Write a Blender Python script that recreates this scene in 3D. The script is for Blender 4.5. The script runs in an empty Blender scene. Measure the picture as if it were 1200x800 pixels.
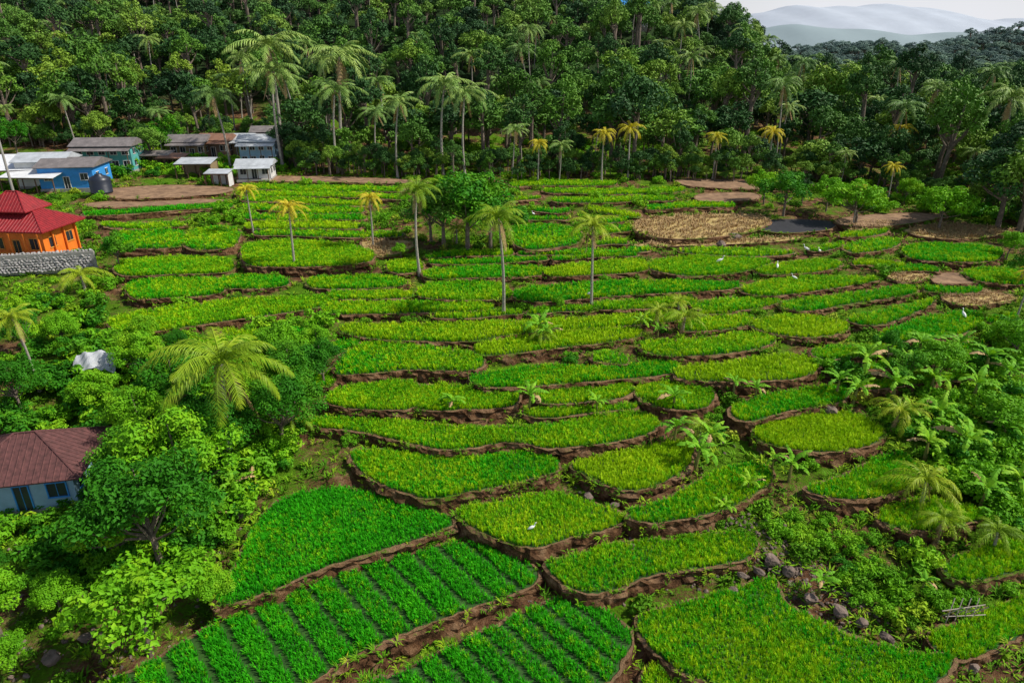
import bpy, math, random
import numpy as np
from mathutils import Vector, Matrix
random.seed(4); rng=np.random.default_rng(7)
sc=bpy.context.scene
R=math.radians
# ---------------------------------------------------------------- terrain
PITCH=R(23.3); CAMZ=32.0; F=811.0
def sstep(a,b,x):
    t=np.clip((x-a)/(b-a),0,1); return t*t*(3-2*t)
def base(x,y):
    x=np.asarray(x,float); y=np.asarray(y,float)
    zf=np.interp(y,[-80,20,62,120,172],[-10,-2.2,4.4,8.0,9.8])
    hl=np.interp(y,[165,185,230,300,420,600,1000],[0,2,14,36,70,84,40])
    hr=np.interp(y,[180,260,400,700,1000],[0,0,-10,-18,-18])
    t=sstep(125,50,x-0.12*(y-300))
    z=zf+hl*t+hr*(1-t)
    far=np.exp(-((y-950)/160.)**2)*sstep(150,500,x)*(34+8*np.sin(x*0.011)+5*np.sin(x*0.031+1))
    return z+far
def bump(x,y):
    return 0.12*np.sin(x*1.3+2*np.sin(y*.4))*np.sin(y*1.1+1.7*np.sin(x*.5))+0.08*np.sin(x*3.1+y*1.9)*np.sin(y*2.7-x)+0.25*np.sin(x*.21+1)*np.sin(y*.27)
cp,sp=math.cos(PITCH),math.sin(PITCH)
def ray(u,v):
    return np.array([(u-600), F*cp+(400-v)*sp, -F*sp+(400-v)*cp])/F
def hit(u,v):
    d=ray(u,v); t=np.arange(20,1500,1.0)
    z=CAMZ+d[2]*t-base(d[0]*t,d[1]*t)
    k=np.where(z<0)[0]
    if len(k)==0: tt=1400
    else:
        k=k[0]
        if k==0: tt=t[0]
        else: tt=t[k-1]+z[k-1]/(z[k-1]-z[k])
    return np.array([d[0]*tt,d[1]*tt,CAMZ+d[2]*tt]),tt
def hitz(u,v,z):
    d=ray(u,v); t=(z-CAMZ)/d[2]
    return np.array([d[0]*t,d[1]*t])
# ---------------------------------------------------------------- materials
def newmat(name):
    m=bpy.data.materials.new(name); m.use_nodes=True; nt=m.node_tree; nt.nodes.clear(); return m,nt
def ramp(nt,stops):
    r=nt.nodes.new('ShaderNodeValToRGB'); e=r.color_ramp.elements
    while len(e)<len(stops): e.new(0.5)
    for i,(p,c) in enumerate(stops):
        e[i].position=p; e[i].color=(*c,1)
    return r
def noise(nt,scale,detail=3,coord='pos',rough=.55):
    n=nt.nodes.new('ShaderNodeTexNoise'); n.inputs['Scale'].default_value=scale; n.inputs['Detail'].default_value=detail; n.inputs['Roughness'].default_value=rough
    if coord=='pos':
        g=nt.nodes.new('ShaderNodeNewGeometry'); nt.links.new(g.outputs['Position'],n.inputs['Vector'])
    else:
        g=nt.nodes.new('ShaderNodeTexCoord'); nt.links.new(g.outputs['Object'],n.inputs['Vector'])
    return n
def math_(nt,op,a,b=None,clamp=False):
    m=nt.nodes.new('ShaderNodeMath'); m.operation=op; m.use_clamp=clamp
    for i,x in enumerate((a,b)):
        if x is None: continue
        if isinstance(x,(int,float)): m.inputs[i].default_value=x
        else: nt.links.new(x,m.inputs[i])
    return m.outputs[0]
def mixc(nt,f,a,b,bt='MIX'):
    m=nt.nodes.new('ShaderNodeMix'); m.data_type='RGBA'; m.blend_type=bt
    for k,x in ((0,f),(6,a),(7,b)):
        if isinstance(x,(int,float)): m.inputs[k].default_value=x
        elif isinstance(x,tuple): m.inputs[k].default_value=(*x,1)
        else: nt.links.new(x,m.inputs[k])
    return m.outputs[2]
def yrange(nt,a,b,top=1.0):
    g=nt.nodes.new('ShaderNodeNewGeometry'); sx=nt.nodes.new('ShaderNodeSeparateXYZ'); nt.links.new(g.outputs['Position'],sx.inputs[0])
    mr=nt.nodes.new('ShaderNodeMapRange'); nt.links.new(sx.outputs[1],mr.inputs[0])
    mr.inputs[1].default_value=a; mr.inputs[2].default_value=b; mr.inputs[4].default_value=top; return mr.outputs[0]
def leaf_mat(name,stops,trans=.3,rough=.6,nscale=.5,wr=.55,haze_tint=False,spec=.2):
    m,nt=newmat(name)
    oi=nt.nodes.new('ShaderNodeObjectInfo')
    n=noise(nt,nscale,2)
    s=math_(nt,'MULTIPLY_ADD',n.outputs[0],1.8); s.node.inputs[2].default_value=-.4
    a=math_(nt,'MULTIPLY',oi.outputs['Random'],wr); b=math_(nt,'MULTIPLY',s,1-wr)
    f=math_(nt,'ADD',a,b,True)
    r=ramp(nt,stops); nt.links.new(f,r.inputs[0]); col=r.outputs[0]
    if haze_tint: col=mixc(nt,yrange(nt,200,1000,.9),col,(.20,.29,.27))  # distance haze painted into the leaf colour, paler with world y
    p=nt.nodes.new('ShaderNodeBsdfPrincipled'); p.inputs['Roughness'].default_value=rough
    p.inputs['Specular IOR Level'].default_value=spec
    nt.links.new(col,p.inputs['Base Color'])
    o=nt.nodes.new('ShaderNodeOutputMaterial')
    if trans>0:
        t=nt.nodes.new('ShaderNodeBsdfTranslucent')
        tc=mixc(nt,1.0,col,(1.2,1.1,.5),'MULTIPLY'); nt.links.new(tc,t.inputs[0])
        mx=nt.nodes.new('ShaderNodeMixShader'); mx.inputs[0].default_value=trans
        nt.links.new(p.outputs[0],mx.inputs[1]); nt.links.new(t.outputs[0],mx.inputs[2]); nt.links.new(mx.outputs[0],o.inputs[0])
    else: nt.links.new(p.outputs[0],o.inputs[0])
    return m
def surf(name,c1,c2,scale=2,rough=.8,bumps=.3,coord='pos',metal=0,wave=None):
    m,nt=newmat(name)
    n=noise(nt,scale,6,coord,.65)
    r=ramp(nt,[(.3,c1),(.7,c2)]); nt.links.new(n.outputs[0],r.inputs[0])
    p=nt.nodes.new('ShaderNodeBsdfPrincipled'); p.inputs['Roughness'].default_value=rough; p.inputs['Metallic'].default_value=metal
    nt.links.new(r.outputs[0],p.inputs['Base Color'])
    b=nt.nodes.new('ShaderNodeBump'); b.inputs['Strength'].default_value=bumps; b.inputs['Distance'].default_value=.1
    h=n.outputs[0]
    if wave:
        w=nt.nodes.new('ShaderNodeTexWave'); w.inputs['Scale'].default_value=wave; w.bands_direction='X'
        tc=nt.nodes.new('ShaderNodeTexCoord'); nt.links.new(tc.outputs['Object'],w.inputs[0]); h=math_(nt,'ADD',w.outputs['Fac'],n.outputs[0])
    nt.links.new(h,b.inputs['Height']); nt.links.new(b.outputs[0],p.inputs['Normal'])
    o=nt.nodes.new('ShaderNodeOutputMaterial'); nt.links.new(p.outputs[0],o.inputs[0]); return m
# rice colours
rice_m=[leaf_mat('rice_emerald',[(0,(.015,.24,.004)),(.5,(.04,.42,.006)),(1,(.11,.60,.01))],.25,.7,.6,.45,spec=.1),
        leaf_mat('rice_lime',[(0,(.06,.29,.004)),(.5,(.16,.48,.005)),(1,(.34,.66,.01))],.25,.7,.3,.5,spec=.1),
        leaf_mat('rice_yellow',[(0,(.17,.38,.004)),(.5,(.33,.56,.006)),(1,(.54,.70,.012))],.25,.7,.3,.5,spec=.1)]
weed_m=leaf_mat('weed_leaf',[(0,(.03,.11,.006)),(.5,(.11,.28,.008)),(.8,(.26,.40,.015)),(1,(.44,.30,.07))],0,.7,.3,.6,spec=.1)
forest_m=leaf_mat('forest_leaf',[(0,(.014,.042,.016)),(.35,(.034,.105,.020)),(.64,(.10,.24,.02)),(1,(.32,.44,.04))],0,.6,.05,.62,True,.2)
tree_m=leaf_mat('tree_leaf',[(0,(.012,.09,.005)),(.5,(.045,.22,.008)),(1,(.18,.42,.015))],.2,.6,.5,.3,spec=.15)
bright_m=leaf_mat('bright_leaf',[(0,(.06,.24,.006)),(.5,(.16,.42,.010)),(1,(.36,.56,.015))],.2,.6,.7,.3,spec=.15)
palm_m=leaf_mat('palm_frond',[(0,(.10,.22,.010)),(.5,(.24,.38,.015)),(1,(.48,.52,.03))],.2,.5,.6,.5)
palmy_m=leaf_mat('palm_frond_yellow',[(0,(.34,.36,.02)),(.5,(.56,.50,.03)),(1,(.72,.58,.05))],.25,.5,.6,.5)
palmd_m=leaf_mat('palm_frond_forest',[(0,(.10,.20,.05)),(.5,(.18,.31,.06)),(1,(.34,.42,.09))],0,.5,.4,.5)
ban_m=leaf_mat('banana_leaf',[(0,(.07,.25,.015)),(.5,(.17,.43,.02)),(1,(.38,.58,.03))],.25,.6,.9,.4,spec=.12)
bark=surf('bark',(.08,.06,.045),(.26,.20,.15),4,.9,.6,'obj')
palmbark=surf('palm_bark',(.18,.16,.13),(.46,.41,.35),6,.9,.5,'obj')
dry_leaf=surf('dry_frond',(.28,.17,.07),(.50,.34,.15),3,.8,.1,'obj')
nutm=surf('coconut_husk',(.12,.14,.03),(.26,.22,.05),3,.6,.1,'obj')
rockm=surf('rock_stone',(.06,.042,.032),(.26,.19,.15),1.5,.95,.9)
def soil(name,brown1,brown2,tan,greenA,gthr,updep=True,floor=False,rim=0):
    m,nt=newmat(name)
    n1=noise(nt,1.1,8,'pos',.75); n2=noise(nt,.16,4); n3=noise(nt,5,5,'pos',.7)
    r=ramp(nt,[(.36,brown1),(.52,brown2),(.72,tan)]); nt.links.new(n1.outputs[0],r.inputs[0])
    g=nt.nodes.new('ShaderNodeNewGeometry'); sx=nt.nodes.new('ShaderNodeSeparateXYZ'); nt.links.new(g.outputs['Normal'],sx.inputs[0])
    up=math_(nt,'MULTIPLY',sx.outputs[2],.16 if updep else 0)
    a=math_(nt,'ADD',n2.outputs[0],up); a=math_(nt,'ADD',a,math_(nt,'MULTIPLY',n3.outputs[0],.5))
    mr=nt.nodes.new('ShaderNodeMapRange'); nt.links.new(a,mr.inputs[0]); mr.inputs[1].default_value=gthr; mr.inputs[2].default_value=gthr+.12
    gc=ramp(nt,[(.3,tuple(c*.5 for c in greenA)),(.7,greenA)]); nt.links.new(n3.outputs[0],gc.inputs[0])
    rc=r.outputs[0]
    if rim:
        q=nt.nodes.new('ShaderNodeMapRange'); nt.links.new(sx.outputs[2],q.inputs[0]); q.inputs[1].default_value=.6; q.inputs[2].default_value=.97; q.inputs[4].default_value=rim
        rc=mixc(nt,q.outputs[0],rc,(.36,.23,.13))
    c=mixc(nt,mr.outputs[0],rc,gc.outputs[0])
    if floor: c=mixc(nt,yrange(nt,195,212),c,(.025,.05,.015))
    p=nt.nodes.new('ShaderNodeBsdfPrincipled'); p.inputs['Roughness'].default_value=.95; p.inputs['Specular IOR Level'].default_value=.1
    nt.links.new(c,p.inputs['Base Color'])
    b=nt.nodes.new('ShaderNodeBump'); b.inputs['Strength'].default_value=1.0; b.inputs['Distance'].default_value=.4
    nt.links.new(math_(nt,'ADD',n1.outputs[0],math_(nt,'MULTIPLY',n3.outputs[0],.6)),b.inputs['Height']); nt.links.new(b.outputs[0],p.inputs['Normal'])
    o=nt.nodes.new('ShaderNodeOutputMaterial'); nt.links.new(p.outputs[0],o.inputs[0]); return m
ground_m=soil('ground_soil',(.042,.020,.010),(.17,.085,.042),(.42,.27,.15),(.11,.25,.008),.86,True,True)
bank_m=soil('terrace_bank_soil',(.035,.016,.008),(.16,.08,.038),(.40,.25,.14),(.10,.22,.008),.95,rim=.5)
mud_m=surf('paddy_mud',(.012,.045,.004),(.03,.10,.006),1.5,.8,.2)
dry_m=surf('dry_field',(.32,.23,.08),(.56,.42,.15),.8,.95,.5)
brown_m=surf('bare_terrace_soil',(.11,.058,.03),(.36,.22,.12),.8,.95,.6)
black_m=surf('burnt_ground',(.012,.012,.016),(.03,.03,.035),2,.7,.3)
# ---------------------------------------------------------------- mesh builder
class MB:
    def __init__(s): s.v=[];s.f=[];s.m=[]
    def add(s,V,Fc,mi=0):
        o=len(s.v); s.v.extend([tuple(map(float,p)) for p in V]); s.f.extend([tuple(int(i)+o for i in f) for f in Fc]); s.m.extend([mi]*len(Fc))
    def tube(s,P,Rr,mi=0,n=7):
        V=[];Fc=[]
        P=[Vector(p) for p in P]
        for i,p in enumerate(P):
            d=(P[min(i+1,len(P)-1)]-P[max(i-1,0)]).normalized()
            a=d.cross(Vector((.3,1,.1))).normalized(); b=d.cross(a)
            for k in range(n):
                t=2*math.pi*k/n; V.append(p+a*math.cos(t)*Rr[i]+b*math.sin(t)*Rr[i])
        for i in range(len(P)-1):
            for k in range(n):
                Fc.append((i*n+k,i*n+(k+1)%n,(i+1)*n+(k+1)%n,(i+1)*n+k))
        s.add(V,Fc,mi)
    def mesh(s,name,mats,smooth=False):
        me=bpy.data.meshes.new(name); me.from_pydata(s.v,[],s.f)
        for m in mats: me.materials.append(m)
        me.polygons.foreach_set('material_index',s.m)
        if smooth: me.polygons.foreach_set('use_smooth',[True]*len(s.f))
        me.update(); return me
def unit(a): return a/np.maximum(np.linalg.norm(a,axis=1,keepdims=True),1e-6)
def leaves(mb,C,Rd,n,size,mi=0,asp=.45,flat=.75):
    C=np.array(C);Rd=np.array(Rd)
    w=Rd**2; k=rng.choice(len(C),n,p=w/w.sum())
    d=unit(rng.normal(size=(n,3))+np.array([0,0,.25]))
    rr=Rd[k][:,None]*(.55+.5*rng.random((n,1)))
    pos=C[k]+d*rr*np.array([1,1,flat])
    nn=unit(d*.8+rng.normal(size=(n,3))*.45+np.array([0,0,.35]))
    t=unit(np.cross(nn,rng.normal(size=(n,3)))); b=np.cross(nn,t)
    s=size*(.6+.8*rng.random((n,1)))
    V=np.stack([pos-t*s*.5,pos+b*s*asp*.5+t*s*.05,pos+t*s*.5-nn*s*.12,pos-b*s*asp*.5+t*s*.05],1).reshape(-1,3)
    Fc=np.arange(n*4).reshape(-1,4); mb.add(V,Fc,mi)
def tree_mesh(name,H,Rc,nl,size,lm,seed,crown=.62,nclump=26,asp=.5):
    rs=np.random.default_rng(seed); mb=MB()
    cz=H*(1-crown/2); lean=rs.normal(size=2)*.4
    C=[];Rd=[]
    for i in range(nclump):
        d=rs.normal(size=3); d/=np.linalg.norm(d); d[2]=abs(d[2])*1.1-.35
        q=.5+.5*rs.random()
        c=np.array([d[0]*Rc*q+lean[0],d[1]*Rc*q+lean[1],cz+d[2]*H*crown*.48*q*1.1])
        C.append(c); Rd.append(Rc*(.16+.2*rs.random()))
    C.append(np.array([lean[0],lean[1],cz]));Rd.append(Rc*.45)
    leaves(mb,C,Rd,nl,size,0,asp)
    th=H*(1-crown)+.2*H
    top=Vector((lean[0]*.7,lean[1]*.7,th))
    r0=H*.022
    mb.tube([(0,0,-.4),(lean[0]*.2,lean[1]*.1,th*.5),top,(lean[0],lean[1],H*.85)],[r0*1.3,r0,r0*.75,r0*.2],1)
    for i in range(0,len(C)-1,3):
        c=Vector(C[i]); st=Vector((lean[0]*.4,lean[1]*.4,th*(.6+.35*rs.random())))
        mb.tube([st,(st+c)/2+Vector((0,0,-.1*Rc)),c],[r0*.5,r0*.33,r0*.12],1,5)
    return mb.mesh(name,[lm,bark])
def palm_mesh(name,H,L,seed,fm,nf=22,bend=.8,nl=24,dead=2,lw=.035,tr=1.0):
    rs=random.Random(seed); mb=MB()
    P=[];Rr=[]
    for i in range(9):
        t=i/8; P.append((bend*t*t,0.3*bend*math.sin(t*3),-.4+(H+.4)*t)); Rr.append(tr*(.19-.09*t+(.09 if i==0 else 0)))
    mb.tube(P,Rr,1,8)
    top=Vector(P[-1])
    for i in range(nf):
        az=i*2.39996+rs.uniform(-.3,.3); q=i/nf
        el=R(80-88*q+rs.uniform(-10,10)); LL=L*(rs.uniform(.8,1.15))*(.8+.3*math.sin(q*3))
        mi=0
        if i>=nf-dead: mi=2; el=R(-50)
        pts=[];p=Vector(top);n=12;e=el; dr_=7+rs.uniform(0,5)
        for k in range(n+1):
            pts.append(p.copy()); p=p+Vector((math.cos(az)*math.cos(e),math.sin(az)*math.cos(e),math.sin(e)))*LL/n
            e-=R(dr_) if e>R(-72) else 0
        mb.tube(pts,[.045*(1-.8*k/n) for k in range(n+1)],mi,3)
        V=[];Fc=[]
        side=Vector((-math.sin(az),math.cos(az),0))
        for j in range(nl):
            t=.14+.84*j/nl; x=t*n;k=min(int(x),n-1);pp=pts[k].lerp(pts[k+1],x-k); dr=(pts[k+1]-pts[k]).normalized()
            ll=LL*.2*math.sin(math.pi*min(1,(t*.8+.2)))**.6*rs.uniform(.8,1.15)
            for sgn in (-1,1):
                d=(side*sgn*1.0+dr*.85+Vector((0,0,-.15-.8*rs.random()))).normalized()
                mid=pp+d*ll*.55+Vector((0,0,.03)); tip=pp+d*ll+Vector((0,0,-.25*ll))
                w=dr*lw*(L/4)
                o=len(V); V+= [pp-w,pp+w,mid+w,mid-w,tip]; Fc+=[(o,o+1,o+2,o+3),(o+3,o+2,o+4)]
        mb.add(V,Fc,mi)
    for i in range(7):
        az=rs.uniform(0,6.28); c=top+Vector((math.cos(az)*.35,math.sin(az)*.35,-.3-.25*rs.random()))
        n=6
        V=[c+Vector((0,0,.18))]+[c+Vector((.14*math.cos(k*1.047),.14*math.sin(k*1.047),0)) for k in range(n)]+[c-Vector((0,0,.18))]
        Fc=[(0,1+k,1+(k+1)%n) for k in range(n)]+[(7,1+(k+1)%n,1+k) for k in range(n)]
        mb.add(V,Fc,3)
    return mb.mesh(name,[fm,palmbark,dry_leaf,nutm])
def banana_mesh(name,seed,nlv=9,H=1.5,L=2.0):
    rs=random.Random(seed); mb=MB()
    mb.tube([(0,0,-.3),(.05,0,H*.5),(.1,0,H)],[.16,.13,.07],1,7)
    for i in range(nlv):
        az=i*2.4+rs.uniform(-.4,.4); e=R(82-42*i/nlv+rs.uniform(-8,8)); LL=L*rs.uniform(.7,1.15)
        p=Vector((.1,0,H)); n=9; side=Vector((-math.sin(az),math.cos(az),0)); dv=rs.uniform(8,15)
        for k in range(n):
            q=p+Vector((math.cos(az)*math.cos(e),math.sin(az)*math.cos(e),math.sin(e)))*LL/n
            def wd(t): return .02 if t<.14 else .25*LL/2*math.sin(math.pi*min(1,max(0.04,(t-.1)/.93)))**.55
            w0,w1=wd(k/n),wd((k+1)/n)
            for sg in (-1,1):
                j=rs.uniform(.7,1.1); dn=Vector((0,0,-rs.uniform(.1,.8)))
                gap=rs.choice([0,0,.2,.35])
                a=p+side*sg*w0*j+dn*w0; b=q.lerp(p,gap)+side*sg*w1*j+dn*w1
                mb.add([p,q,b,a],[(0,1,2,3)],0 if not(i==nlv-1) else 2)
            p=q; e-=R(dv)
    return mb.mesh(name,[ban_m,nutm,dry_leaf])
def tuft_mesh(name,mat,nb,h,spread,w,seed,lo=.6,hi=1.2):
    rs=random.Random(seed); mb=MB()
    for i in range(nb):
        az=rs.uniform(0,6.283); r0=rs.uniform(0,spread*.6); o=Vector((math.cos(az)*r0,math.sin(az)*r0,0))
        a2=az+rs.uniform(-.7,.7); out=Vector((math.cos(a2),math.sin(a2),0)); hh=h*rs.uniform(.75,1.1)
        sd=Vector((-math.sin(a2),math.cos(a2),0))*w*.5
        m=o+out*spread*.3+Vector((0,0,hh*.7)); t=o+out*spread*rs.uniform(lo,hi)+Vector((0,0,hh*rs.uniform(.85,1.05)))
        mb.add([o-sd,o+sd,m+sd,m-sd,t],[(0,1,2,3),(3,2,4)])
    return mb.mesh(name,[mat])
def rock_mesh(name,seed):
    import bmesh
    rs=np.random.default_rng(seed); bm=bmesh.new(); bmesh.ops.create_icosphere(bm,subdivisions=3,radius=1)
    pl=unit(rs.normal(size=(9,3))); 
    for v in bm.verts:
        c=np.array(v.co); 
        for p in pl:
            dd=c@p-.68
            if dd>0: c=c-p*dd*.85
        v.co=Vector(c*np.array([1,.8,.65])*(1+.04*rs.normal()))
    me=bpy.data.meshes.new(name); bm.to_mesh(me); bm.free(); me.materials.append(rockm); return me
# ---------------------------------------------------------------- instancing
def make_coll(name,meshes):
    c=bpy.data.collections.new(name)
    for i,me in enumerate(meshes):
        o=bpy.data.objects.new('%s_part_%02d'%(name,i),me); c.objects.link(o)
    return c
gn_cache={}
def gn(coll):
    if coll.name in gn_cache: return gn_cache[coll.name]
    g=bpy.data.node_groups.new('scatter_'+coll.name,'GeometryNodeTree')
    g.interface.new_socket('Geometry',in_out='INPUT',socket_type='NodeSocketGeometry'); g.interface.new_socket('Geometry',in_out='OUTPUT',socket_type='NodeSocketGeometry')
    N=g.nodes.new; i=N('NodeGroupInput');o=N('NodeGroupOutput'); ip=N('GeometryNodeInstanceOnPoints'); ci=N('GeometryNodeCollectionInfo')
    ci.inputs['Collection'].default_value=coll; ci.inputs['Separate Children'].default_value=True; ci.inputs['Reset Children'].default_value=True
    def at(n,t):
        a=N('GeometryNodeInputNamedAttribute'); a.data_type=t; a.inputs['Name'].default_value=n; return a.outputs['Attribute']
    L=g.links.new
    L(i.outputs[0],ip.inputs['Points']); L(ci.outputs[0],ip.inputs['Instance']); ip.inputs['Pick Instance'].default_value=True
    L(at('idx','INT'),ip.inputs['Instance Index']); L(at('rot','FLOAT_VECTOR'),ip.inputs['Rotation']); L(at('scl','FLOAT_VECTOR'),ip.inputs['Scale'])
    L(ip.outputs[0],o.inputs[0]); gn_cache[coll.name]=g; return g
def link(o,parent=None):
    sc.collection.objects.link(o)
    if parent: o.parent=parent
    return o
def scatter(name,pts,rot,scl,idx,coll,parent=None):
    me=bpy.data.meshes.new(name); n=len(pts)
    me.vertices.add(n); me.vertices.foreach_set('co',np.asarray(pts,np.float32).ravel())
    a=me.attributes.new('rot','FLOAT_VECTOR','POINT'); a.data.foreach_set('vector',np.asarray(rot,np.float32).ravel())
    a=me.attributes.new('scl','FLOAT_VECTOR','POINT'); a.data.foreach_set('vector',np.asarray(scl,np.float32).ravel())
    a=me.attributes.new('idx','INT','POINT'); a.data.foreach_set('value',np.asarray(idx,np.int32))
    o=bpy.data.objects.new(name,me); link(o,parent)
    md=o.modifiers.new('scatter','NODES'); md.node_group=gn(coll); return o
def rots(n,tilt=.08):
    return np.stack([rng.normal(size=n)*tilt,rng.normal(size=n)*tilt,rng.random(n)*6.283],1)
# ---------------------------------------------------------------- paddies
def inside(px,py,poly):
    x0,y0=poly.min(0);x1,y1=poly.max(0)
    res=np.zeros(px.shape,bool); k=np.where((px>=x0)&(px<=x1)&(py>=y0)&(py<=y1))[0]
    if len(k)==0: return res
    X=px[k];Y=py[k];c=np.zeros(len(k),bool); n=len(poly)
    for i in range(n):
        ax,ay=poly[i];bx,by=poly[(i+1)%n]
        if ay==by: continue
        m=((ay>Y)!=(by>Y))&(X<(bx-ax)*(Y-ay)/(by-ay)+ax); c^=m
    res[k]=c; return res
def catmull(P,sub=7,tension=1.0):
    P=np.asarray(P,float);n=len(P);out=[]
    for i in range(n):
        p0,p1,p2,p3=P[i-1],P[i],P[(i+1)%n],P[(i+2)%n]
        for k in range(sub):
            t=k/sub; out.append(.5*((2*p1)+(-p0+p2)*t+(2*p0-5*p1+4*p2-p3)*t*t+(-p0+3*p1-3*p2+p3)*t**3))
    return np.array(out)
def resample(P,ds):
    Q=np.vstack([P,P[:1]]); s=np.r_[0,np.cumsum(np.linalg.norm(np.diff(Q,axis=0),axis=1))]
    n=max(12,int(s[-1]/ds)); t=np.linspace(0,s[-1],n,endpoint=False)
    return np.stack([np.interp(t,s,Q[:,0]),np.interp(t,s,Q[:,1])],1)
def outset(P,d):
    a=np.roll(P,1,0);b=np.roll(P,-1,0);t=unit(b-a); nrm=np.stack([t[:,1],-t[:,0]],1)
    return P+nrm*np.asarray(d).reshape(-1,1)
rice_coll=make_coll('rice',[tuft_mesh('rice_tuft_%d%d'%(c,k),rice_m[c],13,.42,.16,.034,c*10+k) for c in range(3) for k in range(2)]+[tuft_mesh('stubble',dry_leaf,8,.2,.2,.04,5)])
paddies=[]; rimpts=[]
def paddy(pix,col=1,kind='rice',smooth=True,beds=None):
    pix=np.array(pix,float); c=pix.mean(0)
    zs=[base(*hit(u,v)[0][:2]) for u,v in pix]; z=float(np.percentile(zs,75))-.15
    if kind!='rice': z-=.05
    q=catmull(pix) if smooth else pix
    P=np.array([hitz(u,v,z+(.33 if kind=='rice' else 0)) for u,v in q])
    A=.5*np.sum(P[:,0]*np.roll(P[:,1],-1)-np.roll(P[:,0],-1)*P[:,1])
    if A<0: P=P[::-1]
    far=P[:,1].mean()
    P=resample(P,.33 if far<90 else .7)
    if kind=='rice' and A!=0 and abs(A)/len(P)>.25:
        P=outset(P,-(.05 if far<70 else .10)+rng.normal(size=len(P))*.05)
    paddies.append((P,z,col,kind,beds,far))
Y,G,E=2,1,0
# front
paddy([(118,808),(180,768),(250,727),(330,690),(400,667),(470,648),(540,631),(605,648),(630,666),(618,684),(540,712),(470,738),(400,770),(330,806)],E,beds=((250,727),(540,631),(400,668),(462,738),1.75),smooth=True)
paddy([(425,806),(480,778),(560,738),(620,710),(664,694),(700,705),(738,735),(735,760),(680,806)],E,beds=((425,806),(664,694),(560,738),(625,800),1.45))
paddy([(253,700),(275,660),(300,610),(330,582),(395,568),(460,582),(530,605),(495,625),(430,645),(380,660),(310,690),(262,704)],E)
paddy([(745,722),(800,703),(860,686),(905,672),(920,700),(960,722),(1010,745),(1070,758),(1120,765),(1095,800),(1040,815),(900,812),(830,795),(775,765)],G)
paddy([(762,776),(795,778),(835,800),(820,812),(757,812)],G)
paddy([(535,597),(580,585),(620,576),(670,577),(730,600),(715,615),(670,625),(625,637),(570,622)],G)
paddy([(640,655),(680,645),(725,632),(800,626),(860,620),(888,630),(878,648),(830,660),(770,668),(705,690),(665,682)],G)
paddy([(410,530),(440,523),(520,532),(575,530),(630,525),(655,545),(610,560),(550,572),(500,579),(440,560)],G)
paddy([(670,540),(740,524),(800,513),(812,530),(795,552),(740,571),(695,556)],Y)
paddy([(737,595),(790,578),(825,555),(860,543),(895,540),(905,555),(880,578),(830,598),(760,608)],G)
paddy([(365,487),(460,489),(560,497),(640,494),(700,484),(745,478),(772,490),(755,506),(700,517),(640,521),(600,514),(530,523),(480,515),(420,502),(375,497)],G)
paddy([(380,462),(405,450),(450,444),(490,447),(484,474),(430,476),(390,471)],Y)
paddy([(492,449),(560,452),(605,458),(600,472),(550,476),(490,475)],Y)
paddy([(395,425),(425,400),(480,402),(560,412),(556,430),(480,430),(400,436)],G)
paddy([(553,437),(600,430),(640,425),(700,427),(745,424),(790,418),(785,434),(700,443),(600,450),(560,448)],G)
paddy([(885,500),(930,485),(990,480),(1035,500),(1020,518),(960,526),(900,515)],Y)
paddy([(945,570),(985,555),(1020,538),(1055,527),(1078,545),(1060,570),(1000,581)],G)
paddy([(1030,595),(1080,581),(1140,590),(1150,604),(1080,617),(1040,610)],G)
paddy([(1105,662),(1140,641),(1210,622),(1215,655),(1140,676)],G)
paddy([(1090,742),(1140,720),(1210,693),(1215,728),(1130,768)],G)
paddy([(858,474),(920,456),(985,449),(988,466),(925,478),(875,490)],G)
paddy([(795,428),(870,420),(930,413),(960,425),(935,440),(860,443),(800,441)],Y)
paddy([(880,375),(930,367),(985,374),(992,385),(950,392),(900,386)],Y)
paddy([(635,457),(700,446),(742,450),(730,462),(680,468),(638,469)],Y)
paddy([(745,452),(800,442),(838,457),(820,476),(770,472)],Y)
paddy([(750,400),(820,394),(890,388),(908,398),(860,410),(780,414)],G)
paddy([(398,380),(480,377),(600,374),(720,368),(795,363),(788,374),(700,381),(600,389),(540,397),(430,393)],Y)
paddy([(560,402),(640,388),(735,382),(742,393),(640,406),(572,413)],Y)
paddy([(148,332),(170,326),(225,323),(260,327),(257,341),(200,346),(155,346)],G)
paddy([(138,305),(200,299),(268,302),(266,316),(200,319),(142,320)],G)
paddy([(130,372),(200,357),(290,348),(387,345),(380,356),(260,374),(150,388)],Y)
paddy([(285,287),(320,281),(370,281),(430,290),(432,304),(370,310),(310,310),(287,306)],Y)
paddy([(220,272),(240,265),(280,267),(272,287),(235,290),(217,286)],G)
paddy([(138,270),(180,266),(216,270),(212,286),(160,289),(140,287)],G)
paddy([(258,324),(300,320),(338,326),(325,334),(265,335)],G)
paddy([(363,325),(420,320),(472,324),(467,333),(400,336),(365,334)],G)
paddy([(390,340),(450,339),(482,340),(478,346),(420,348),(388,347)],G)
paddy([(385,354),(450,351),(560,353),(575,360),(480,364),(385,365)],G)
paddy([(495,332),(545,328),(590,331),(598,346),(540,349),(492,345)],G)
paddy([(500,315),(560,310),(632,311),(632,320),(560,323),(503,323)],G)
paddy([(605,338),(700,328),(800,327),(865,330),(850,337),(740,343),(625,351)],G)
paddy([(640,312),(700,305),(750,302),(756,315),(690,320),(645,321)],Y)
paddy([(765,304),(800,299),(850,299),(905,304),(870,316),(810,321),(762,313)],G)
paddy([(868,337),(920,324),(990,322),(1032,325),(985,334),(905,344)],G)
paddy([(888,313),(930,305),(962,302),(988,307),(960,316),(900,319)],Y)
paddy([(918,352),(1000,341),(1060,333),(1072,341),(1000,353),(940,362)],G)
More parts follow.
